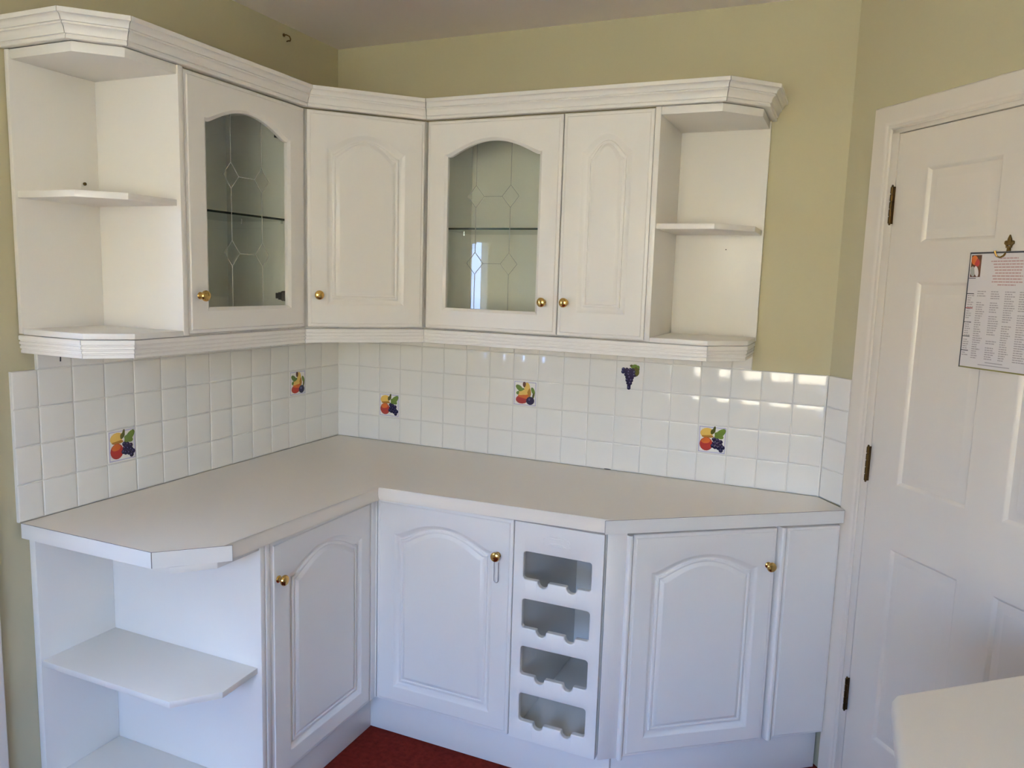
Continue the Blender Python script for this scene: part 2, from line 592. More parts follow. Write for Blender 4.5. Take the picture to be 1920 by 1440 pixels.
def casing(name, x0, x1, ztop, width, loc, rz, y0=WB, zb=0.0):
    """mitred door casing round an opening x0..x1, head at ztop (inner edges), flat with a moulded inner edge"""
    prof = [(0, .0), (0, -.010), (.004, -.013), (.012, -.013), (.016, -.016), (.022, -.018), (width - .004, -.018), (width, -.014), (width, 0)]
    c = MB()
    # path goes up the left, over the head, down the right, as loops of profile points
    secs = []
    for (px, pz, ox, oz) in ((x0, zb, -1, 0), (x0, ztop, -1, 1), (x1, ztop, 1, 1), (x1, zb, 1, 0)):
        secs.append([(px + ox * t, y0 + yy, pz + oz * t) for t, yy in prof])
    c.loops(secs, True, False, True)
    return c.build(name, 'gloss', None, kind='structure', loc=loc, rz=rz)


casing('trim_2', D0 + .001, D1 - .001, DTOP - .001, .070, (KX, 0, 0), DA)

# ------------------------------------------------------------------ glazed side door in the left wall
gy0, gy1 = GD[0], GD[1]
casing('trim_3', gy0 + .001, gy1 - .001, GD[3] - .001, .070, (-WB, 0, 0), R(90), y0=0)
g = MB()
LX = -.075
g.box(LX, LX + .044, gy0 + .006, -2.105, .03, 2.03)
g.box(LX, LX + .044, -1.895, gy1 - .006, .03, 2.03)
g.box(LX, LX + .044, -2.105, -1.895, .03, 1.20)
g.box(LX, LX + .044, -2.105, -1.895, 1.81, 2.03)
door_2 = g.build('door_2', 'gloss', None, kind='structure')
B(LX + .018, LX + .022, -2.105, -1.895, 1.20, 1.81).build('pane', 'pane', door_2)
structure('trim_4', B(-WB - .1, -WB, gy0, gy0 + .005, 0, GD[3]).box(-WB - .1, -WB, gy1 - .005, gy1, 0, GD[3]).box(-WB - .1, -WB, gy0, gy1, 2.032, GD[3]), 'gloss')

# ------------------------------------------------------------------ rear window
x0, x1, z0, z1 = WIN
wf = MB()
wy0, wy1 = ROOM_Y0 - .08, ROOM_Y0 - .03
wf.box(x0, x1, wy0, wy1, z0, z0 + .05).box(x0, x1, wy0, wy1, z1 - .05, z1).box(x0, x0 + .05, wy0, wy1, z0, z1).box(x1 - .05, x1, wy0, wy1, z0, z1)
for k in (1, 2):
    xm = x0 + (x1 - x0) * k / 3
    wf.box(xm - .03, xm + .03, wy0, wy1, z0, z1)
window_1 = wf.build('window_1', 'gloss', None, kind='structure')
for k in range(3):
    a = x0 + (x1 - x0) * k / 3 + .04
    b_ = x0 + (x1 - x0) * (k + 1) / 3 - .04
    B(a, b_, wy0 + .02, wy0 + .024, z0 + .05, z1 - .05).build('pane', 'pane', window_1)
B(x0 - .05, x1 + .05, ROOM_Y0 - .03, ROOM_Y0 + .06, z0 - .028, z0 - .001).build('window_sill', 'gloss', window_1)
structure('wall_sky_screen', B(-5, 18, -17.2, -17.0, -.3, 3.6).box(-5.1, 18.1, -17.3, -16.9, 3.6, 3.72), 'buff', smooth=False)  # unseen wall added outside to hide low sky and bounce warm light
structure('ground_outside', B(-14, 14, -26, ROOM_Y0 - .12, -.5, -.3).box(-14, -.14, ROOM_Y0 - .12, 6, -.5, -.3), 'patio', smooth=False)

# ================================================================== CABINETRY HELPERS
# local frame of a unit: x to the right along its front, y into the unit, z up; origin at front-left-floor


def arch_pts(x0, x1, z0, zs, rise, n=32):
    xc, hw = (x0 + x1) / 2, (x1 - x0) / 2
    out = [(x0, z0), (x1, z0), (x1, zs)]
    for k in range(1, n):
        u = 1 - 2 * k / n
        out.append((xc + u * hw, zs + rise * max(0.0, 1 - (u / .95) ** 2) ** 1.2))
    out.append((x0, zs))
    return out


def rect_pts(x0, x1, z0, z1, n=32):
    out = [(x0, z0), (x1, z0), (x1, z1)]
    for k in range(1, n):
        u = 1 - 2 * k / n
        out.append(((x0 + x1) / 2 + u * (x1 - x0) / 2, z1))
    out.append((x0, z1))
    return out


def L3(pts, y):
    return [(x, y, z) for x, z in pts]


def edge_loops(w, z0, z1, th):
    r = lambda i, y: L3(rect_pts(i, w - i, z0 + i, z1 - i), y)
    return [r(0, th), r(0, .006), r(.0015, .0038), r(.005, .0028), r(.0095, .0026), r(.0115, .0010), r(.0125, 0)]


def arched_door(parent, w, z0, z1, inset=(.068, .068), zb=.055, shoulder=.112, rise=.05, th=.018, x=0, y=0, rz=None):
    """solid door: rectangular slab, cathedral arched sunk moulding round a raised field"""
    xl, xr = inset[0], w - inset[1]
    a = lambda i, yy: L3(arch_pts(xl + i, xr - i, z0 + zb + i, z1 - shoulder - i * .85, rise), yy)
    ls = edge_loops(w, z0, z1, th)
    ls += [a(0, 0), a(.0015, .0004), a(.0040, .0016), a(.0150, .0098), a(.0172, .0106), a(.0200, .0108), a(.0215, .0106), a(.0222, .0072), a(.0245, .0056), a(.0275, .0054), a(.0300, .0066), a(.0308, .0086), a(.0330, .0090), a(.0430, .0030), a(.0450, .0022), a(.0460, .0022)]
    b = MB().loops(ls, True, False, True)
    return b.build('door', 'white', parent, loc=(x, y, 0), rz=rz)


def glass_door(parent, w, z0, z1, xl, xr, zb, zs, rise, th=.018, leads=True):
    a = lambda i, yy: L3(arch_pts(xl - i, xr + i, zb - i, zs + i * .8, rise), yy)
    ls = edge_loops(w, z0, z1, th)
    ls += [a(.010, 0), a(.0085, .0012), a(.003, .0045), a(.0005, .0062), a(0, .0075), a(0, th)]
    d = MB().loops(ls, False, True, False).build('door', 'white', parent)
    g_ = MB().vprism(arch_pts(xl - .006, xr + .006, zb - .006, zs + .006, rise), th + .0003, th + .0043)
    g_.build('glass_pane', 'glass', d)
    ld = MB()
    xc = (xl + xr) / 2
    yl = th - .0012
    wd = .0018
    def strip(ax, az, bx, bz):
        dx, dz = bx - ax, bz - az
        l_ = math.hypot(dx, dz)
        nx, nz = -dz / l_ * wd / 2, dx / l_ * wd / 2
        ld.vprism([(ax + nx, az + nz), (bx + nx, bz + nz), (bx - nx, bz - nz), (ax - nx, az - nz)], yl, th + .0003)
    Z1, Z2 = 1.871, 1.647
    hw, hh = .031, .037
    for sx in (-1, 1):
        cx = xc + sx * .064
        top = zs + rise * (1 - (.064 * 2 / (xr - xl)) ** 2) ** 1.35
        strip(cx, zb, cx, Z2 - hh)
        strip(cx, Z2 + hh, cx, Z1 - hh)
        strip(cx, Z1 + hh, cx, top)
        for Z in (Z1, Z2):
            strip(cx - hw, Z, cx, Z + hh); strip(cx, Z + hh, cx + hw, Z); strip(cx + hw, Z, cx, Z - hh); strip(cx, Z - hh, cx - hw, Z)
    for Z in (Z1, Z2):
        strip(xc - .064 + hw, Z, xc + .064 - hw, Z)
    ld.build('lead_strip', 'lead', d)
    return d


def knob(door_, x, z, y=0.0):
    prof = [(.0095, .002), (.0105, -.001), (.0090, -.003), (.0062, -.0045), (.0056, -.011), (.0075, -.0135), (.0125, -.0155), (.0152, -.019), (.0155, -.0225), (.0135, -.0262), (.0098, -.0282), (.0050, -.0292), (.0008, -.0294)]
    o = MB().lathe_y((x, y, z), prof, 24).build('knob', 'brass', door_)
    o['label'] = 'round brass knob'
    return o


def concealed_hinge(door_, x, z):
    b = MB().box(x - .028, x + .006, .020, .034, z - .012, z + .012).box(x - .010, x + .008, .030, .060, z - .009, z + .009).lathe_y((x - .012, .0195, z), [(.0165, 0), (.0165, .009), (.012, .012)], 16)
    return b.build('concealed_hinge', 'dark', door_)


WZ0, WZ1 = 1.418, 2.1235     # wall units
DF = .315                   # distance of the wall unit door faces from the wall
BD = .58                    # base unit door faces


def carcass(parent, w, z0, z1, depth, yf=.0195, t=.016, solid=False, back=True, mats='panel'):
    """panels of a cupboard behind its door; y runs from yf to depth"""
    g_ = .0005
    B(g_, t, yf, depth, z0, z1).build('side_panel', mats, parent, bevel=.0008)
    B(w - t, w - g_, yf, depth, z0, z1).build('side_panel', mats, parent, bevel=.0008)
    B(t, w - t, yf, depth, z0, z0 + t).build('bottom_panel', mats, parent, bevel=.0008)
    B(t, w - t, yf, depth, z1 - t, z1).build('top_panel', mats, parent, bevel=.0008)
    if back:
        B(t, w - t, depth - .006, depth, z0 + t, z1 - t).build('back_panel', mats, parent)


# ================================================================== WALL UNITS
def glazed_unit(label, loc, rz, w, knob_side):
    u = thing('glazed_wall_cabinet', label, 'cabinet', loc, rz, None)
    carcass(u, w, WZ0 - .003, WZ1 + .0035, DF + .010)
    wd = w - .003
    d = glass_door(u, wd, WZ0, WZ1, (wd - .338) / 2, (wd + .338) / 2, 1.491, 2.003, .050)
    d.location.x = .0015
    if knob_side < 0:
        knob(d, .041, 1.524)
        for z in (1.52, 2.03):
            concealed_hinge(d, wd - .066, z)
    else:
        knob(d, wd - .046, 1.524)
        for z in (1.52, 2.03):
            concealed_hinge(d, .040, z)
    s = MB()
    s.box(.017, w - .017, .050, DF - .002, 1.763, 1.769)
    sh = s.build('glass_shelf', 'shelfglass', u)
    B(.017, w - .017, .0492, .050, 1.7628, 1.7692).build('polished_edge', 'glassedge', sh, smooth=False)
    for sx in (.0165, w - .0165 - .008):
        for yy in (.08, .25):
            MB().lathe_z((sx + .004, yy, 1.755), [(.003, 0), (.003, .0075)], 8).build('shelf_pin', 'steel', u)
    return u


# left run: local x = +Y
LY0, LY1 = -1.110, -.610
glazed_unit('white wall cabinet with leaded glass door, its knob beside the open shelves', (DF, LY0, 0), R(90), LY1 - LY0, -1)
glazed_unit('white wall cabinet with leaded glass door between solid corner door and narrow solid door', (.600, -DF, 0), 0, .497, 1)

# narrow solid unit
u = thing('wall_cabinet', 'narrow white wall cabinet with solid arched panel door next to open shelves', 'cabinet', (1.0975, -DF, 0), 0)
carcass(u, .2945, WZ0 - .003, WZ1 + .0035, DF + .010)
d = arched_door(u, .2915, WZ0, WZ1, (.062, .062), .075, .118, .050, x=.0015)
knob(d, .028, 1.526)

# diagonal corner unit
A_ = Vector((DF, LY1 + .0035, 0)); B_ = Vector((.5975, -DF, 0))
dv = (B_ - A_); LW = dv.length; ang = math.atan2(dv.y, dv.x)
u = thing('corner_wall_cabinet', 'white diagonal corner wall cabinet with solid arched panel door', 'cabinet', A_, ang)
inv = Matrix.Rotation(-ang, 3, 'Z')
def loc2(p):
    q = inv @ (Vector((p[0], p[1], 0)) - A_)
    return (q.x, q.y)
poly = [loc2(p) for p in ((-.010, .010), (-.010, LY1 + .001), (DF - .006, LY1 + .001), (.598, -DF + .006), (.598, .010))]
# keep the carcass front just behind the door
pts = []
for x_, y_ in poly:
    pts.append((x_, max(y_, .0195)))
MB().prism([pts[0], pts[1], pts[2], pts[3], pts[4]], WZ0 - .003, WZ1 + .0035).build('body', 'panel', u, bevel=.0008)
d = arched_door(u, LW - .008, WZ0, WZ1, (.062, .068), .072, .116, .050, x=.004)
knob(d, .036, 1.525)

# open end shelf units
def shelf_outline_right(i=0.0):
    return [(0.0005, .0 + i), (.180 + i * .3, .0 + i), (.2905 - i, .112 + i * .3), (.2905 - i, DF + .008), (.0005, DF + .008)]


def open_unit(label, loc, rz, mirror, w, dch, pin):
    """open end shelves; the chamfered corner is at the right (or left when mirrored) of its front"""
    u = thing('open_end_shelf_unit', label, 'shelf unit', loc, rz)
    f = (lambda x: w - x) if mirror else (lambda x: x)
    def outline(i, x00=.018):
        pl = [(x00, i), (w - dch[0] , i), (w - i, dch[1]), (w - i, DF + .004), (x00, DF + .004)]
        return [(f(a), b) for a, b in pl]
    def bx(a, b, *r):
        a, b = f(a), f(b)
        return B(min(a, b), max(a, b), *r)
    bx(.0005, .0175, .0, DF + .008, WZ0 - .003, WZ1 + .0035).build('side_panel', 'white', u, bevel=.001)
    bx(.0175, w, DF - .006, DF + .008, WZ0 - .003, WZ1 + .0035).build('back_panel', 'white', u, bevel=.001)
    MB().prism([(f(a), b) for a, b in ((.0175, .004), (w - dch[0], .004), (w - .004, dch[1]), (w - .004, DF - .0065), (.0175, DF - .0065))], WZ1 - .020, WZ1 + .0035).build('top_board', 'white', u, bevel=.001)
    MB().prism([(f(a), b) for a, b in ((.0175, .002), (w - dch[0], .002), (w - .002, dch[1]), (w - .002, DF - .0065), (.0175, DF - .0065))], WZ0 - .005, WZ0 + .010).build('bottom_board', 'white', u, bevel=.001)
    MB().prism([(f(a), b) for a, b in ((.0175, .014), (w - dch[0] - .004, .014), (w - .006, dch[1] + .012), (w - .006, DF - .0065), (.0175, DF - .0065))], 1.764, 1.781).build('shelf', 'white', u, bevel=.0012)
    px, py = f(pin[0]), pin[1]
    if mirror:
        MB().lathe_y((f(.063), DF - .006, 1.822), [(.0045, 0), (.0045, -.004), (.002, -.006)], 10).build('screw_head', 'oldbrass', u)
        return u
    MB().lathe_y((f(.188), DF - .006, 1.717), [(.002, 0), (.002, -.001)], 8).build('screw_head', 'dark', u)
    MB().lathe_z((px, py, 1.781), [(.0045, 0), (.0045, .003), (.002, .0045)], 10).build('shelf_screw', 'oldbrass', u)
    return u


open_unit('white open end shelves with chamfered corner beside bare painted wall and door', (1.3925, -DF, 0), 0, False, .305, (.107, .115), (.105, .19))
open_unit('white open end shelves with chamfered corner, above the large open base shelves', (DF, -1.372, 0), R(90), True, .2615, (.086, .086), (.14, .16))


# ------------------------------------------------------------------ cornice and light pelmet, mitred lengths
def sweep_lengths(parent, name, path, prof, m_, gap=.0004):
    n = len(path)
    P2 = [Vector(p) for p in path]
    dirs = [(P2[i + 1] - P2[i]).normalized() for i in range(n - 1)]
    nor = [Vector((d_.y, -d_.x)) for d_ in dirs]
    for i in range(n - 1):
        def sec(k, end):
            if end == 0:
                if i == 0:
                    mdir = nor[0]
                else:
                    b_ = (nor[i - 1] + nor[i]).normalized()
                    mdir = b_ / b_.dot(nor[i])
                base = P2[i] + dirs[i] * gap
            else:
                if i == n - 2:
                    mdir = nor[i]
                else:
                    b_ = (nor[i] + nor[i + 1]).normalized()
                    mdir = b_ / b_.dot(nor[i])
                base = P2[i + 1] - dirs[i] * gap
            return [(base.x + mdir.x * o, base.y + mdir.y * o, z) for o, z in prof]
        MB().loops([sec(i, 0), sec(i, 1)], True, False, True).build(name, m_, parent)


CPATH = [(-.010, -1.374), (.229, -1.374), (DF + .001, -1.286), (DF + .001, LY1 + .0035), (.5975, -DF - .001), (1.599, -DF - .001), (1.7030, -.208), (1.7030, .010)]
CPROF = [(-.030, 2.1325), (-.004, 2.1325), (-.004, 2.1285), (.0085, 2.1285), (.0100, 2.1295), (.0105, 2.1325), (.0100, 2.1365), (.0085, 2.1378), (.0085, 2.1392), (.0135, 2.1398), (.0140, 2.1440), (.0150, 2.1495), (.0175, 2.1545), (.0205, 2.1578), (.0235, 2.1592), (.0235, 2.1618), (.0215, 2.1626), (.0215, 2.1642), (.0262, 2.1650), (.0272, 2.1700), (.0295, 2.1745), (.0330, 2.1778), (.0365, 2.1790), (.0400, 2.1792), (.0400, 2.1895), (.0385, 2.1912), (.0100, 2.1912), (-.020, 2.150)]
corn = thing('cornice', 'white moulded cornice running along the tops of the wall cabinets', 'cornice', (0, 0, 0))
sweep_lengths(corn, 'cornice_length', CPATH, CPROF, 'white', .0010)
PPATH = [(-.010, -1.366), (.222, -1.366), (DF - .010, -1.283), (DF - .010, LY1 + .0075), (.5935, -DF + .010), (1.588, -DF + .010), (1.689, -.200), (1.689, .001)]
PPROF = [(-.018, 1.4110), (.0050, 1.4110), (.0070, 1.4090), (.0070, 1.3995), (.0030, 1.3980), (.0030, 1.3950), (.0058, 1.3942), (.0058, 1.3880), (.0016, 1.3865), (.0016, 1.3838), (.0042, 1.3830), (.0042, 1.3770), (.0000, 1.3755), (.0000, 1.3728), (.0020, 1.3720), (.0020, 1.3650), (.0000, 1.3635), (-.018, 1.3635)]
pelm = thing('light_pelmet', 'white reeded pelmet running along the undersides of the wall cabinets', 'pelmet', (0, 0, 0))
sweep_lengths(pelm, 'pelmet_length', PPATH, PPROF, 'white', .0008)

# bent nail under the end of the pelmet
o = MB().tube([(.030, -1.285, 1.4135), (.030, -1.286, 1.360), (.031, -1.287, 1.348), (.033, -1.289, 1.338)], .0018, 6).build('bent_nail', 'dark')
o['label'] = 'small dark nail poking down under the open end shelves above the tiles'; o['category'] = 'nail'

# ================================================================== BASE UNITS
BZ0, BZ1 = .145, .858
CT = .868                  # underside of worktop / top of carcasses

# open end base unit, local x = +Y
u = thing('open_base_shelf_unit', 'white open base shelves with chamfered corner under the end of the worktop', 'shelf unit', (0, -1.372, 0), R(90))
# local x: 0..0.237 along the wall; local y = -X world (negative = out from wall)
EW = .2365
B(0.0, EW, -.012, .011, .0, CT - .001).build('back_panel', 'panel', u, bevel=.001)
B(EW + .0005, EW + .0175, -.577, .011, .0, CT - .001).build('side_panel', 'white', u, bevel=.001)
shelf_poly = [(0.002, -.0125), (0.002, -.488), (.098, -.571), (EW, -.563), (EW, -.0125)]
MB().prism(shelf_poly, .494, .511).build('shelf', 'panel', u, bevel=.0012)
MB().prism(shelf_poly, .140, .157).build('bottom_board', 'panel', u, bevel=.0012)
MB().prism([(0.004, -.0125), (0.004, -.500), (.086, -.574), (EW, -.574), (EW, -.0125)], .850, CT - .001).build('top_board', 'panel', u, bevel=.001)
MB().prism([(0.050, -.0125), (0.050, -.47), (.120, -.530), (EW, -.530), (EW, -.0125)], .001, .1395).build('plinth', 'white', u, bevel=.001)

# left base cabinet, local x = +Y
LB0 = -1.1165
u = thing('base_cabinet', 'white base cabinet with arched panel door beside the open base shelves', 'cabinet', (BD, LB0, 0), R(90))
carcass(u, .506, BZ0 + .002, CT - .001, BD + .010, yf=.0195)
d = arched_door(u, .488, BZ0, BZ1, (.074, .052), .056, .112, .052, x=.020)
B(.0015, .019, .002, .019, BZ0, CT - .001).build('edge_strip', 'white', u, bevel=.001)
knob(d, .030, .746)

# corner post
o = MB().prism([(.552, -.552), (.552, -.578), (.560, -.604), (.577, -.604), (.577, -.5775), (.580, -.5775), (.580, -.560), (.560, -.552)], BZ0, CT - .001).build('corner_post', 'white', None, bevel=.001)
o['label'] = 'slim white corner post in the inner angle between two base cabinets'; o['category'] = 'post'

# corner base cabinet on the back wall
u = thing('base_cabinet', 'white base cabinet with arched panel door and paper clip on its knob', 'cabinet', (.5815, -BD, 0), 0)
carcass(u, .501, BZ0 + .002, CT - .001, BD + .010, yf=.0195)
d = arched_door(u, .497, BZ0, BZ1, (.066, .066), .058, .112, .052, x=.002)
knob(d, .447, .738)

# paper clip hanging on the knob neck (behind the head)
cx, cy, cz = .5835 + .447, -BD - .0085, .738
pts = []
for k in range(13):
    a = math.pi * k / 12
    pts.append((cx + .0078 * math.cos(a), cy, cz + .0005 + .0078 * math.sin(a)))
pts += [(cx - .0078, cy, cz - .075)]
for k in range(1, 12):
    a = math.pi + math.pi * k / 12
    pts.append((cx + .0075 * math.cos(a), cy - .0005, cz - .079 + .0080 * math.sin(a)))
pts += [(cx + .0072, cy - .001, cz - .070), (cx + .0072, cy - .0012, cz - .020)]
o = MB().tube(pts, .00095, 6).build('paper_clip', 'steel')
o['label'] = 'steel paper clip hanging from a brass knob'; o['category'] = 'paper clip'

# wine rack unit
WRX, WRW = 1.0845, .2905
u = thing('wine_rack_unit', 'white wine rack unit with four cut-out openings between two base cabinets', 'wine rack', (WRX, -BD, 0), 0)
carcass(u, WRW, BZ0 + .002, CT - .001, BD + .010, yf=.0195)


def arc(cx, cz, r, a0, a1, n=6):
    return [(cx + r * math.cos(R(a0 + (a1 - a0) * k / n)), cz + r * math.sin(R(a0 + (a1 - a0) * k / n))) for k in range(n + 1)]


def rack_hole(x0, x1, z0, z1):
    r = .010
    p_ = arc(x0 + r, z0 + r, r, 180, 270)
    for cx_ in (x0 + .066, x0 + .160):
        p_ += arc(cx_ - .0205, z0 - .004, .004, 90, 0, 3) + arc(cx_, z0 - .0035, .0165, 180, 360, 12) + arc(cx_ + .0205, z0 - .004, .004, 180, 90, 3)
    p_ += arc(x1 - r, z0 + r, r, -90, 0) + arc(x1 - r, z1 - r, r, 0, 90) + arc(x0 + r, z1 - r, r, 90, 180)
    return p_


hx0, hx1 = 1.1175 - WRX, 1.3385 - WRX
holes = [rack_hole(hx0, hx1, a, b) for a, b in ((.676, .766), (.5175, .613), (.362, .4575), (.207, .301))]
cuts = [BZ0, (.301 + .362) / 2 - .012, (.4575 + .5175) / 2 - .012, (.613 + .676) / 2 - .012, BZ1]
fp = MB()
for hl, (zl, zh) in zip(holes, [(cuts[3], cuts[4]), (cuts[2], cuts[3]), (cuts[1], cuts[2]), (cuts[0], cuts[1])]):
    z_lo, z_hi = min(p_[1] for p_ in hl) , max(p_[1] for p_ in hl)
    n = len(hl)
    big, out = [], []
    for k in range(n):
        ax, az = hl[k - 1]; bx, bz = hl[(k + 1) % n]
        tx, tz = bx - ax, bz - az
        l_ = math.hypot(tx, tz) or 1
        big.append((hl[k][0] + tz / l_ * .0026, hl[k][1] - tx / l_ * .0026))
    nb_ = 7 + 2 * (4 + 13 + 4)      # points of the lower edge incl. first corner
    for k, (px, pz) in enumerate(hl):
        if k < 7:                   # lower-left corner arc
            out.append((.0015, pz) if k < 3 else ((.0015, zl) if k == 3 else (px, zl)))
        elif k < nb_:
            out.append((px, zl))
        elif k < nb_ + 7:           # lower-right corner
            j = k - nb_
            out.append((px, zl) if j < 3 else ((WRW - .0015, zl) if j == 3 else (WRW - .0015, pz)))
        elif k < nb_ + 14:          # upper-right
            j = k - nb_ - 7
            out.append((WRW - .0015, pz) if j < 3 else ((WRW - .0015, zh) if j == 3 else (px, zh)))
        else:                       # upper-left
            j = k - nb_ - 14
            out.append((px, zh) if j < 3 else ((.0015, zh) if j == 3 else (.0015, pz)))
    mid = [((a0 + b0) / 2, (a1 + b1) / 2) for (a0, a1), (b0, b1) in zip(big, hl)]
    fp.loops([L3(out, .018), L3(out, 0), L3(big, 0), L3(mid, .0008), L3(hl, .0026), L3(hl, .018)], False, True, False)
front = fp.build('front_panel', 'white', u)
# embossed crest over the openings
em = MB()
ex, ez = 1.224 - WRX, .811
def leafstrip(pts_, r):
    em.tube([(ex + a, -.0004, ez + b) for a, b in pts_], r, 6)
leafstrip([(-.030, .013), (-.018, .0165), (0, .0150), (.018, .0165), (.030, .013)], [.0006, .0016, .0020, .0016, .0006])
leafstrip([(-.026, .009), (-.012, .0095), (0, .0080), (.012, .0095), (.026, .009)], [.0005, .0012, .0014, .0012, .0005])
leafstrip([(-.032, -.013), (-.018, -.0085), (0, -.0060), (.018, -.0085), (.032, -.013)], [.0006, .0016, .0020, .0016, .0006])
leafstrip([(-.024, -.0145), (-.010, -.0125), (.010, -.0125), (.024, -.0145)], [.0005, .0012, .0012, .0005])
for sx in (-1, 1):
    leafstrip([(sx * .034, .010), (sx * .041, .0075), (sx * .043, .002), (sx * .038, -.0015), (sx * .034, .0015)], [.0006, .0014, .0016, .0012, .0006])
    leafstrip([(sx * .034, -.004), (sx * .042, -.0060), (sx * .044, -.011), (sx * .038, -.0125)], [.0006, .0014, .0014, .0006])
em.build('embossed_crest', 'white', front)

# angled end unit
AA = R(37.0)
u = thing('angled_base_cabinet', 'white angled base cabinet with arched panel door next to the panelled room door', 'cabinet', (1.381, -BD, 0), 0)
ia = Matrix.Rotation(-AA, 3, 'Z')
def lq(x_, y_):
    q = ia @ (Vector((x_, y_, 0)) - Vector((1.381, -BD, 0)))
    return (q.x, q.y)
body = [lq(1.3785, .008), lq(1.3785, -.552), (.010, .021), (.775, .021), lq(2.003, -.072), lq(1.925, .008)]
body = [(a * math.cos(AA) - b * math.sin(AA), a * math.sin(AA) + b * math.cos(AA)) for a, b in body]
MB().prism(body, BZ0 + .002, CT - .001).build('body', 'panel', u, bevel=.0008)
# corner filler with a quarter-round bead
MB().prism([(a * math.cos(AA) - b * math.sin(AA), a * math.sin(AA) + b * math.cos(AA)) for a, b in ((.002, .001), (.064, .001), (.064, .020), (.0175, .020))], BZ0, CT - .001).build('filler_panel', 'white', u, bevel=.0012)
MB().prism([(.0645, .020), (.0645, -.002), (.067, -.0065), (.072, -.009), (.077, -.0085), (.081, -.005), (.0825, 0), (.0825, .020)], BZ0 - .004, CT - .012).build('bead', 'white', u, rz=AA)
d = arched_door(u, .478, BZ0, BZ1 - .003, (.062, .058), .054, .118, .048, x=.0845 * math.cos(AA), y=.0845 * math.sin(AA), rz=AA)
knob(d, .452, .738)
MB().prism([(.572, .020), (.572, .002), (.574, -.005), (.579, -.009), (.585, -.009), (.591, -.005), (.594, .001), (.594, .020)], BZ0 + .004, BZ1).build('bead', 'white', u, rz=AA)
nb = MB()
def nr(i, y):
    return [(.5945 + i, y, BZ0 + .004 + i), (.786 - i, y, BZ0 + .004 + i), (.786 - i, y, BZ1 - .004 - i), (.5945 + i, y, BZ1 - .004 - i)]
nb.loops([nr(0, .020), nr(0, .006), nr(.0015, .0035), nr(.006, .0028), nr(.009, .001), nr(.010, 0)], True, False, True)
nb.build('end_panel', 'white', u, rz=AA)

# ------------------------------------------------------------------ plinths
PZ = .1425
o = B(.512, .530, -1.1165, -.5325, .001, PZ).build('plinth', 'white', None, bevel=.001)
o['label'] = 'white kickboard under the base cabinet next to the open base shelves'; o['category'] = 'plinth'
o = B(.512, 1.408, -.530, -.512, .001, PZ).build('plinth', 'white', None, bevel=.001)
o['label'] = 'long white kickboard under the wine rack and the cabinet with the paper clip'; o['category'] = 'plinth'
o = B(.040, .790, .040, .058, .001, PZ).build('plinth', 'white', None, bevel=.001, loc=(1.381, -BD, 0), rz=AA)
o['label'] = 'white kickboard under the angled base cabinet'; o['category'] = 'plinth'

# ------------------------------------------------------------------ worktop
wt = thing('worktop', 'grey-beige laminate worktop round the tiled corner with cut-off ends', 'worktop', (0, 0, 0))
WF = .605
kk = Vector((KX, 0, 0))
we = kk + w_ * .134
WE0 = (we.x - .004, we.y - .003)
outline = [(0.0, -.0005), (0.0, -1.3990), (.4735, -1.3970), (WF, -1.265), (WF, -WF - .004), (1.380, -WF), (2.0145, -.1270), (2.009, -.1115), (kk.x + w_.x * .008 - .0, -.0075), (KX - .002, -.0005)]


def worktop_slab(name, outline, z0, z1, round_edges, m_, parent, rad=.014):
    bm = bmesh.new()
    lo = [bm.verts.new((x, y, z0)) for x, y in outline]
    hi = [bm.verts.new((x, y, z1)) for x, y in outline]
    n = len(outline)
    bm.faces.new(hi)
    bm.faces.new(lo[::-1])
    for i in range(n):
        j = (i + 1) % n
        bm.faces.new((lo[i], lo[j], hi[j], hi[i]))
    bm.edges.ensure_lookup_table()
    es = []
    for i in round_edges:
        j = (i + 1) % n
        for ring in (hi, lo):
            e = bm.edges.get((ring[i], ring[j]))
            if e:
                es.append(e)
    if es:
        bmesh.ops.bevel(bm, geom=es, offset=rad, segments=5, affect='EDGES', profile=.5, clamp_overlap=True)
    bmesh.ops.recalc_face_normals(bm, faces=bm.faces)
    me = bpy.data.meshes.new(name)
    bm.to_mesh(me)
    bm.free()
    me.materials.append(MT[m_])
    me.polygons.foreach_set('use_smooth', [True] * len(me.polygons))
    me.set_sharp_from_angle(angle=R(32))
    return link(name, me, parent)


worktop_slab('slab', outline, CT + .0005, ZT, (3, 4), 'worktop', wt, .016)


def edging(p0, p1, parent, t=.0012, z0=CT + .001, z1=ZT - .0006, cut=0):
    a, b = Vector(p0), Vector(p1)
    d_ = (b - a).normalized()
    n2 = Vector((d_.y, -d_.x))
    a2, b2 = a + d_ * .0008, b - d_ * .0008
    MB().prism([tuple(a), tuple(b), tuple(b + n2 * t * .55), tuple(a + n2 * t * .55)], z0, z1 + .0009).build('glue_line', 'seam', parent, smooth=False)
    return MB().prism([tuple(a2), tuple(b2), tuple(b2 + n2 * t), tuple(a2 + n2 * t)], z0, z1).build('edging_strip', 'trim', parent, smooth=False)


edging(outline[1], outline[2], wt)
edging(outline[2], outline[3], wt)
edging(outline[5], outline[6], wt)

# dark bit of missing sealant behind the worktop
o = MB().disc(0, 0, .014, .0022, 0, 'seam', 0, 10, .0008).build('sealant_gap', None, wt, loc=(1.204, -.0009, ZT + .0022))

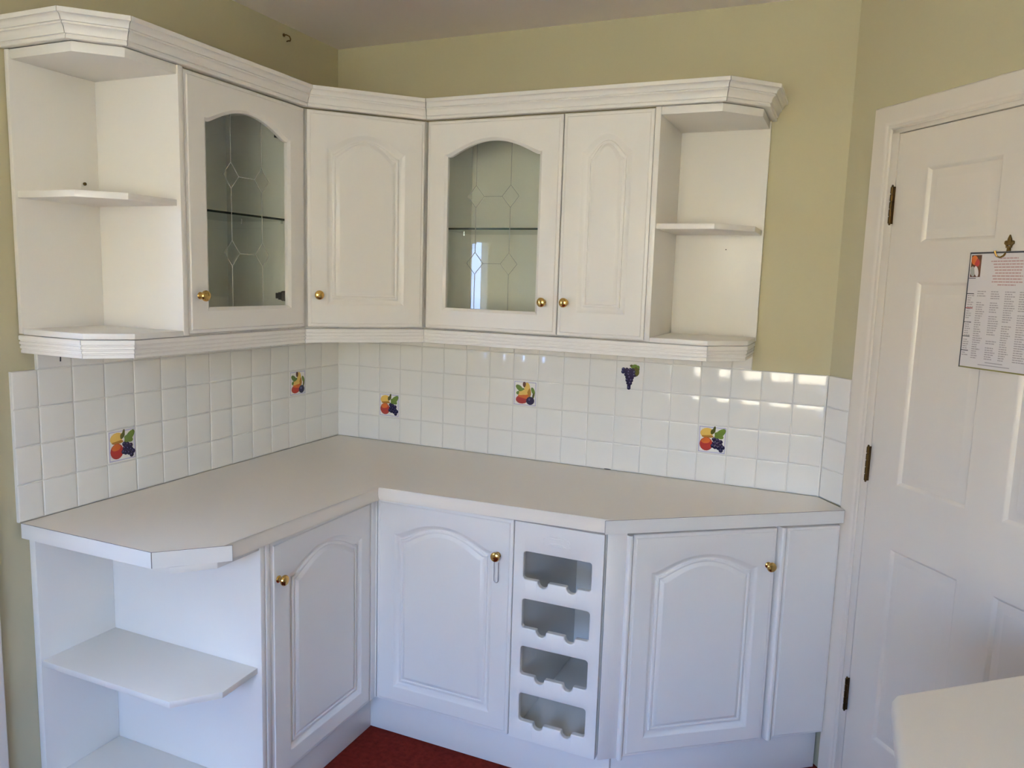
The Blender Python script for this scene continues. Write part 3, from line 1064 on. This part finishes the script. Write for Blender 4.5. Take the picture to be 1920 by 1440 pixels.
# ------------------------------------------------------------------ near counter at the right
c2 = thing('worktop', 'cream worktop with rounded edge standing in front of the room door', 'worktop', (0, 0, 0))
o2 = [(2.103, -1.312), (2.1095, -1.2945), (2.445, -1.003), (2.7185, -1.003), (2.7185, -3.40), (2.103, -3.40)]
worktop_slab('slab', o2, CT + .0005, ZT, (0, 1, 5), 'worktop', c2, .012)
u = thing('base_cabinet', 'white base cabinets under the cream worktop in front of the room door', 'cabinet', (2.13, -1.345, 0), R(-90))
# local x = -Y, local y = +X
MB().prism([(0, .0195), (2.04, .0195), (2.04, .585), (-.30, .585), (-.30, .35)], BZ0 + .002, CT - .001).build('body', 'panel', u, bevel=.001)
MB().prism([(.05, .06), (2.04, .06), (2.04, .58), (-.26, .58), (-.26, .36)], .001, BZ0).build('plinth', 'white', u)
for k in range(4):
    d = arched_door(u, .497, BZ0, BZ1, x=.02 + k * .50)
    knob(d, .447, .738)

# ================================================================== SMALL THINGS
# paper on the door, hung from a brass hook; local frame of the diagonal wall
def on_door(name, label, cat, x, z):
    p_ = Vector((KX, 0, 0)) + w_ * x
    return thing(name, label, cat, (p_.x, p_.y, z), DA)


PX, PZ1, PW, PH = .5125, 1.699, .206, .294
pap = on_door('printed_notice', 'printed notice sheet with dark border hanging on the panelled door', 'notice', PX, PZ1)
MB().vprism([(0, 0), (PW, .001), (PW, -PH), (-.001, -PH)], -.0056, -.0050).build('sheet', 'paper', pap, smooth=False)
pr_ = MB()
yy = (-.0060, -.0056)
def ink(a0, a1, b0, b1, m_):
    pr_.box(a0, a1, yy[0], yy[1], b0, b1, m_)
ink(0, PW, -.004, .0, 'darkink')
ink(0, .0030, -PH, -.004, 'darkink')
ink(.003, PW, -PH, -PH + .0035, 'olive')
for k in range(6):
    zz = -.068 - k * .0362 if k else -.065
    ink(.003, .024, zz - .0012, zz + .0008, 'red' if k == 2 else 'darkink')
# colour picture, top corner
ink(.006, .036, -.062, -.007, 'brown')
pr_.disc(.016, -.020, .010, .012, -.0061, 'orange', .3)
pr_.disc(.024, -.026, .008, .010, -.0062, 'red', .2)
pr_.disc(.013, -.048, .008, .013, -.0061, 'lead', .2)
pr_.disc(.024, -.048, .006, .014, -.0062, 'paper', .3)
# rows of small illegible print
rnd = random.Random(3)
zz = -.016
for k, (ln, mm) in enumerate([(.05, 'pinkink'), (.10, 'pinkink'), (.085, 'pinkink'), (.08, 'pinkink'), (.075, 'pinkink'), (.07, 'pinkink'), (.085, 'pinkink'), (.08, 'pinkink'), (.085, 'pinkink'), (.05, 'pinkink')]):
    x_ = .115 - ln / 2
    while x_ < .115 + ln / 2:
        wl = rnd.uniform(.004, .012)
        ink(x_, min(x_ + wl, .115 + ln / 2), zz - .0017, zz + .0012, mm)
        x_ += wl + .0018
    zz -= .0072
for c0, cw_ in ((.006, .020), (.034, .030), (.074, .032), (.114, .032), (.154, .040)):
    zz = -.098
    while zz > -.268:
        if rnd.random() < .88:
            x_ = c0
            lim = c0 + cw_ * rnd.uniform(.45, .95)
            while x_ < lim:
                wl = rnd.uniform(.003, .010)
                ink(x_, min(x_ + wl, lim), zz - .0013, zz + .0010, 'ink')
                x_ += wl + .0016
        zz -= .0056
for zz, ln in ((-.275, .05), (-.282, .09)):
    ink(.103 - ln / 2, .103 + ln / 2, zz - .001, zz + .001, 'ink')
pr_.build('print', None, pap, smooth=False)

hk = on_door('door_hook', 'small brass fleur-de-lis hook on the panelled door above the notice', 'hook', .6145, 1.690)
h = MB()
# fleur plate: pointed centre petal, two side petals, band
def petal(pts_, y0_=.001, y1_=.0058):
    h.vprism(pts_, y0_, y1_)
petal([(0, .050), (.0045, .040), (.0055, .032), (.003, .024), (-.003, .024), (-.0055, .032), (-.0045, .040)])
petal([(.003, .026), (.0085, .036), (.0125, .034), (.013, .028), (.0095, .025), (.006, .020)])
petal([(-.003, .026), (-.0085, .036), (-.0125, .034), (-.013, .028), (-.0095, .025), (-.006, .020)])
petal([(-.007, .018), (.007, .018), (.007, .0225), (-.007, .0225)], .0, .0058)
petal([(-.004, .018), (.004, .018), (.005, .006), (-.005, .006)])
h.build('plate', 'oldbrass', hk, bevel=.0006)
MB().tube([(0, .002, .014), (0, -.004, .006), (-.001, -.010, -.002), (-.003, -.018, -.006), (-.007, -.024, -.003), (-.010, -.026, .004), (-.011, -.0265, .010)], [.0024, .0024, .0023, .0023, .0023, .0023, .0030], 8).build('hook_arm', 'oldbrass', hk)

# cup hook in a broken patch high on the left wall
ck = thing('cup_hook', 'tiny dark hook in a chipped hole high on the wall near the ceiling', 'hook', (-WB, -.318, 2.452), R(90))
b = MB()
b.add([(.020 * math.cos(a) * (1 + .25 * math.sin(3 * a)), -.0006, .018 * math.sin(a) * (1 + .2 * math.cos(2 * a))) for a in [2 * math.pi * k / 16 for k in range(16)]], [tuple(range(16))])
b.build('chipped_patch', 'wall', ck)
MB().tube([(0, 0, .010), (0, -.012, .010), (.008, -.020, .006), (.010, -.024, -.004), (.004, -.026, -.012), (-.006, -.026, -.014), (-.012, -.024, -.018)], .0022, 7).build('hook_wire', 'oldbrass', ck)
MB().lathe_y((0, 0, .010), [(.006, 0), (.006, -.003), (.003, -.005)], 12).build('hook_collar', 'oldbrass', ck)
